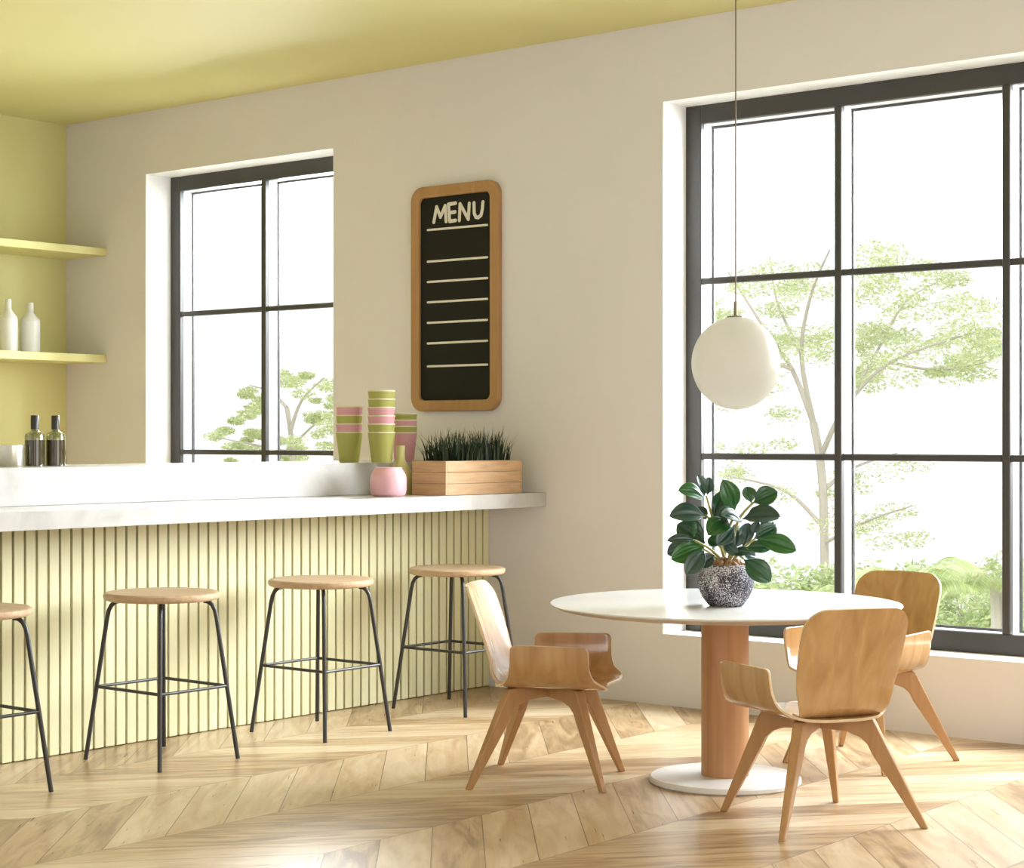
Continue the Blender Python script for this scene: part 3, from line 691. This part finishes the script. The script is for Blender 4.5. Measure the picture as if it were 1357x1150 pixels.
# ------------------------------------------------------------------ the garden outside
GZ = -1.3
struct(MB().box((-40, YW + TH + .05, GZ - .2), (12, 22.5, GZ)).build('ground', M['ground'], smooth=0), 'garden ground below the windows', 'ground')
def leaf_quads(mb, c, rad, n, size, flat=.45):
    for _ in range(n):
        while True:
            v = Vector((random.uniform(-1, 1), random.uniform(-1, 1), random.uniform(-1, 1)))
            if v.length < 1: break
        q = c + Vector((v.x * rad, v.y * rad, v.z * rad * flat))
        u = Vector((random.gauss(0, 1), random.gauss(0, 1), random.gauss(0, .5))).normalized(); w_ = u.orthogonal().normalized()
        w_ = Matrix.Rotation(random.random() * 6.28, 3, u) @ w_
        L_ = size * random.uniform(.6, 1.4)
        a = mb.bm.verts.new(q - u * L_); b = mb.bm.verts.new(q + w_ * L_ * .35); c2 = mb.bm.verts.new(q + u * L_); d = mb.bm.verts.new(q - w_ * L_ * .35)
        mb.bm.faces.new((a, b, c2, d))
def tree(base, Yb, branches, clusters, label, m, tr=.09, name='acacia_tree'):
    b0 = at(*base, Yb); e = empty(name, (b0.x, b0.y, GZ), label, 'tree', group='trees outside the windows')
    off = Vector(e.location)
    mb = MB()
    for pts, r0, r1, dy in branches:
        P = [at(px, py, Yb + dy * (i / max(1, len(pts) - 1))) - off for i, (px, py) in enumerate(pts)]
        n_ = 4 * (len(P) - 1) + 1
        Q = [Vector(spline([tuple(p) for p in P], k / (n_ - 1))) for k in range(n_)]
        mb.tube(Q, [Yb / 16 * (r0 + (r1 - r0) * k / (n_ - 1)) for k in range(n_)], 7)
    mb.build('trunk', M['bark'], e)
    mb = MB()
    for px, py, rpx, n_, dy in clusters:
        c = at(px, py, Yb + dy) - off; rad = rpx / FPX * (Yb / FWD.y)
        leaf_quads(mb, c, rad, int(n_ * 3), .029)
    mb.build('foliage', m, e, recalc=False, smooth=0)
    return e
rc = random.Random(3)
def scatter(x0, x1, y0, y1, k, r, n_, shape=None):
    out = []
    while len(out) < k:
        x, y = rc.uniform(x0, x1), rc.uniform(y0, y1)
        if shape and not shape((x - x0) / (x1 - x0), (y - y0) / (y1 - y0)): continue
        out.append((x, y, r * rc.uniform(.6, 1.2), int(n_ * rc.uniform(.6, 1.3)), rc.uniform(-1.2, 1.2)))
    return out
dome = lambda u, v: v > (2 * u - 1) ** 2 * .55
br = [([(1100, 1000), (1094, 800), (1090, 640), (1078, 560)], .045, .04, 0), ([(1078, 560), (1050, 490), (1010, 430), (965, 360)], .032, .008, 1), ([(1078, 560), (1062, 470), (1075, 390), (1100, 330)], .03, .007, -1),
      ([(1090, 600), (1120, 540), (1180, 480), (1290, 440)], .03, .007, -1), ([(1120, 540), (1160, 470), (1200, 400), (1250, 370)], .02, .005, 1), ([(1050, 490), (1000, 470), (950, 460)], .02, .006, 0),
      ([(1062, 470), (1030, 400), (1020, 340)], .02, .006, 1), ([(1180, 480), (1240, 490), (1310, 480)], .018, .005, 0), ([(1090, 650), (1130, 620), (1190, 600)], .025, .006, 1), ([(1092, 700), (1040, 650), (960, 630)], .025, .006, 0), ([(1092, 720), (1150, 690), (1210, 670)], .02, .005, -1)]
cl = scatter(930, 1330, 330, 480, 52, 30, 70, dome) + scatter(1120, 1330, 430, 510, 26, 26, 90) + scatter(940, 1060, 560, 660, 9, 24, 50) + scatter(1080, 1230, 610, 720, 14, 28, 60) + scatter(930, 1130, 380, 560, 18, 28, 50)
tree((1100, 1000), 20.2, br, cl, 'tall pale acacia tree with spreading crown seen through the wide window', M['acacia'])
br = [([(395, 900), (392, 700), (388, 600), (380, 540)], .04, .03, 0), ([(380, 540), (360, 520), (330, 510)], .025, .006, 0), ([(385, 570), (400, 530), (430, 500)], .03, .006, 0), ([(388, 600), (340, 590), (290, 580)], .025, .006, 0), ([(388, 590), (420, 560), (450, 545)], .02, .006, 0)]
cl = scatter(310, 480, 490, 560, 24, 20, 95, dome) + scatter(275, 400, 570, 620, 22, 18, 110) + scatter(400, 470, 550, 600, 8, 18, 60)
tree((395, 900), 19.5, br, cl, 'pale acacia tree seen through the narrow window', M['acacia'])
def palm(px, py, Yb, n_, Lf, label, droop=.7, ups=(.3, 1.1)):
    c = at(px, py, Yb); e = empty('palm_tree', (c.x, c.y, GZ), label, 'palm', group='palms outside the wide window'); hz = c.z - GZ
    MB().tube([(0, 0, 0), (.03, .02, hz * .5), (0, 0, hz)], [.08, .06, .05], 8).build('trunk', M['bark'], e)
    mb = MB()
    for k in range(n_):
        a = 2 * math.pi * k / n_ + rc.uniform(-.2, .2); up = rc.uniform(*ups); L_ = Lf * rc.uniform(.8, 1.15)
        d = Vector((math.cos(a), math.sin(a), 0)); s = Vector((-d.y, d.x, 0)); pts = []
        for i in range(15):
            t = i / 14; pts.append(Vector((0, 0, hz)) + d * (L_ * t) + Vector((0, 0, L_ * (up * t - (droop + up * .6) * t * t))))
        mb.tube(pts, [.006 * (1 - i / 15) + .0015 for i in range(15)], 5)
        for i in range(1, 15):
            for f in (0, .33, .66):
                p = pts[i].lerp(pts[i - 1], f); t = i / 14
                ll = L_ * .46 * math.sin(math.pi * (.12 + .85 * t)) 
                for sg in (1, -1):
                    tip = p + s * (sg * ll * .75) + d * (ll * .5) + Vector((0, 0, -ll * .35)); wv = d * .007
                    m1 = p.lerp(tip, .5) + Vector((0, 0, ll * .05))
                    mb.bm.faces.new([mb.bm.verts.new(q) for q in (p - wv, m1 - wv, tip, m1 + wv, p + wv)])
    mb.build('fronds', M['palm'], e, recalc=False, smooth=0)
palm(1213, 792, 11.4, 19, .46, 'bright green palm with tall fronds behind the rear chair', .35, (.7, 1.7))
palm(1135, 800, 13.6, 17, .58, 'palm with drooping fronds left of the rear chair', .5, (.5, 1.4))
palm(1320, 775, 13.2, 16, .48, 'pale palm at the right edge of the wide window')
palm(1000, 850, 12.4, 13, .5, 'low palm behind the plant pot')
def bush(px, py, Yb, wpx, hpx, n_, label):
    c = at(px, py, Yb); e = empty('garden_bush', (c.x, c.y, GZ), label, 'bush', group='bushes outside the wide window'); off = Vector(e.location)
    mb = MB()
    for _ in range(6):
        a = at(px + rc.uniform(-.3, .3) * wpx, py - rc.uniform(.1, .5) * hpx, Yb) - off
        mb.tube([(0, 0, 0), Vector((a.x * .4, a.y * .4, a.z * .6)), a], [.03, .02, .008], 6)
    mb.build('branches', M['bark'], e)
    mb = MB()
    for _ in range(n_):
        q = at(px + rc.uniform(-.5, .5) * wpx, py + rc.uniform(-.5, .6) * hpx, Yb + rc.uniform(-.7, .7)) - off
        leaf_quads(mb, q, .22, 130, .038, .8)
    mb.build('foliage', M['bush'], e, recalc=False, smooth=0)
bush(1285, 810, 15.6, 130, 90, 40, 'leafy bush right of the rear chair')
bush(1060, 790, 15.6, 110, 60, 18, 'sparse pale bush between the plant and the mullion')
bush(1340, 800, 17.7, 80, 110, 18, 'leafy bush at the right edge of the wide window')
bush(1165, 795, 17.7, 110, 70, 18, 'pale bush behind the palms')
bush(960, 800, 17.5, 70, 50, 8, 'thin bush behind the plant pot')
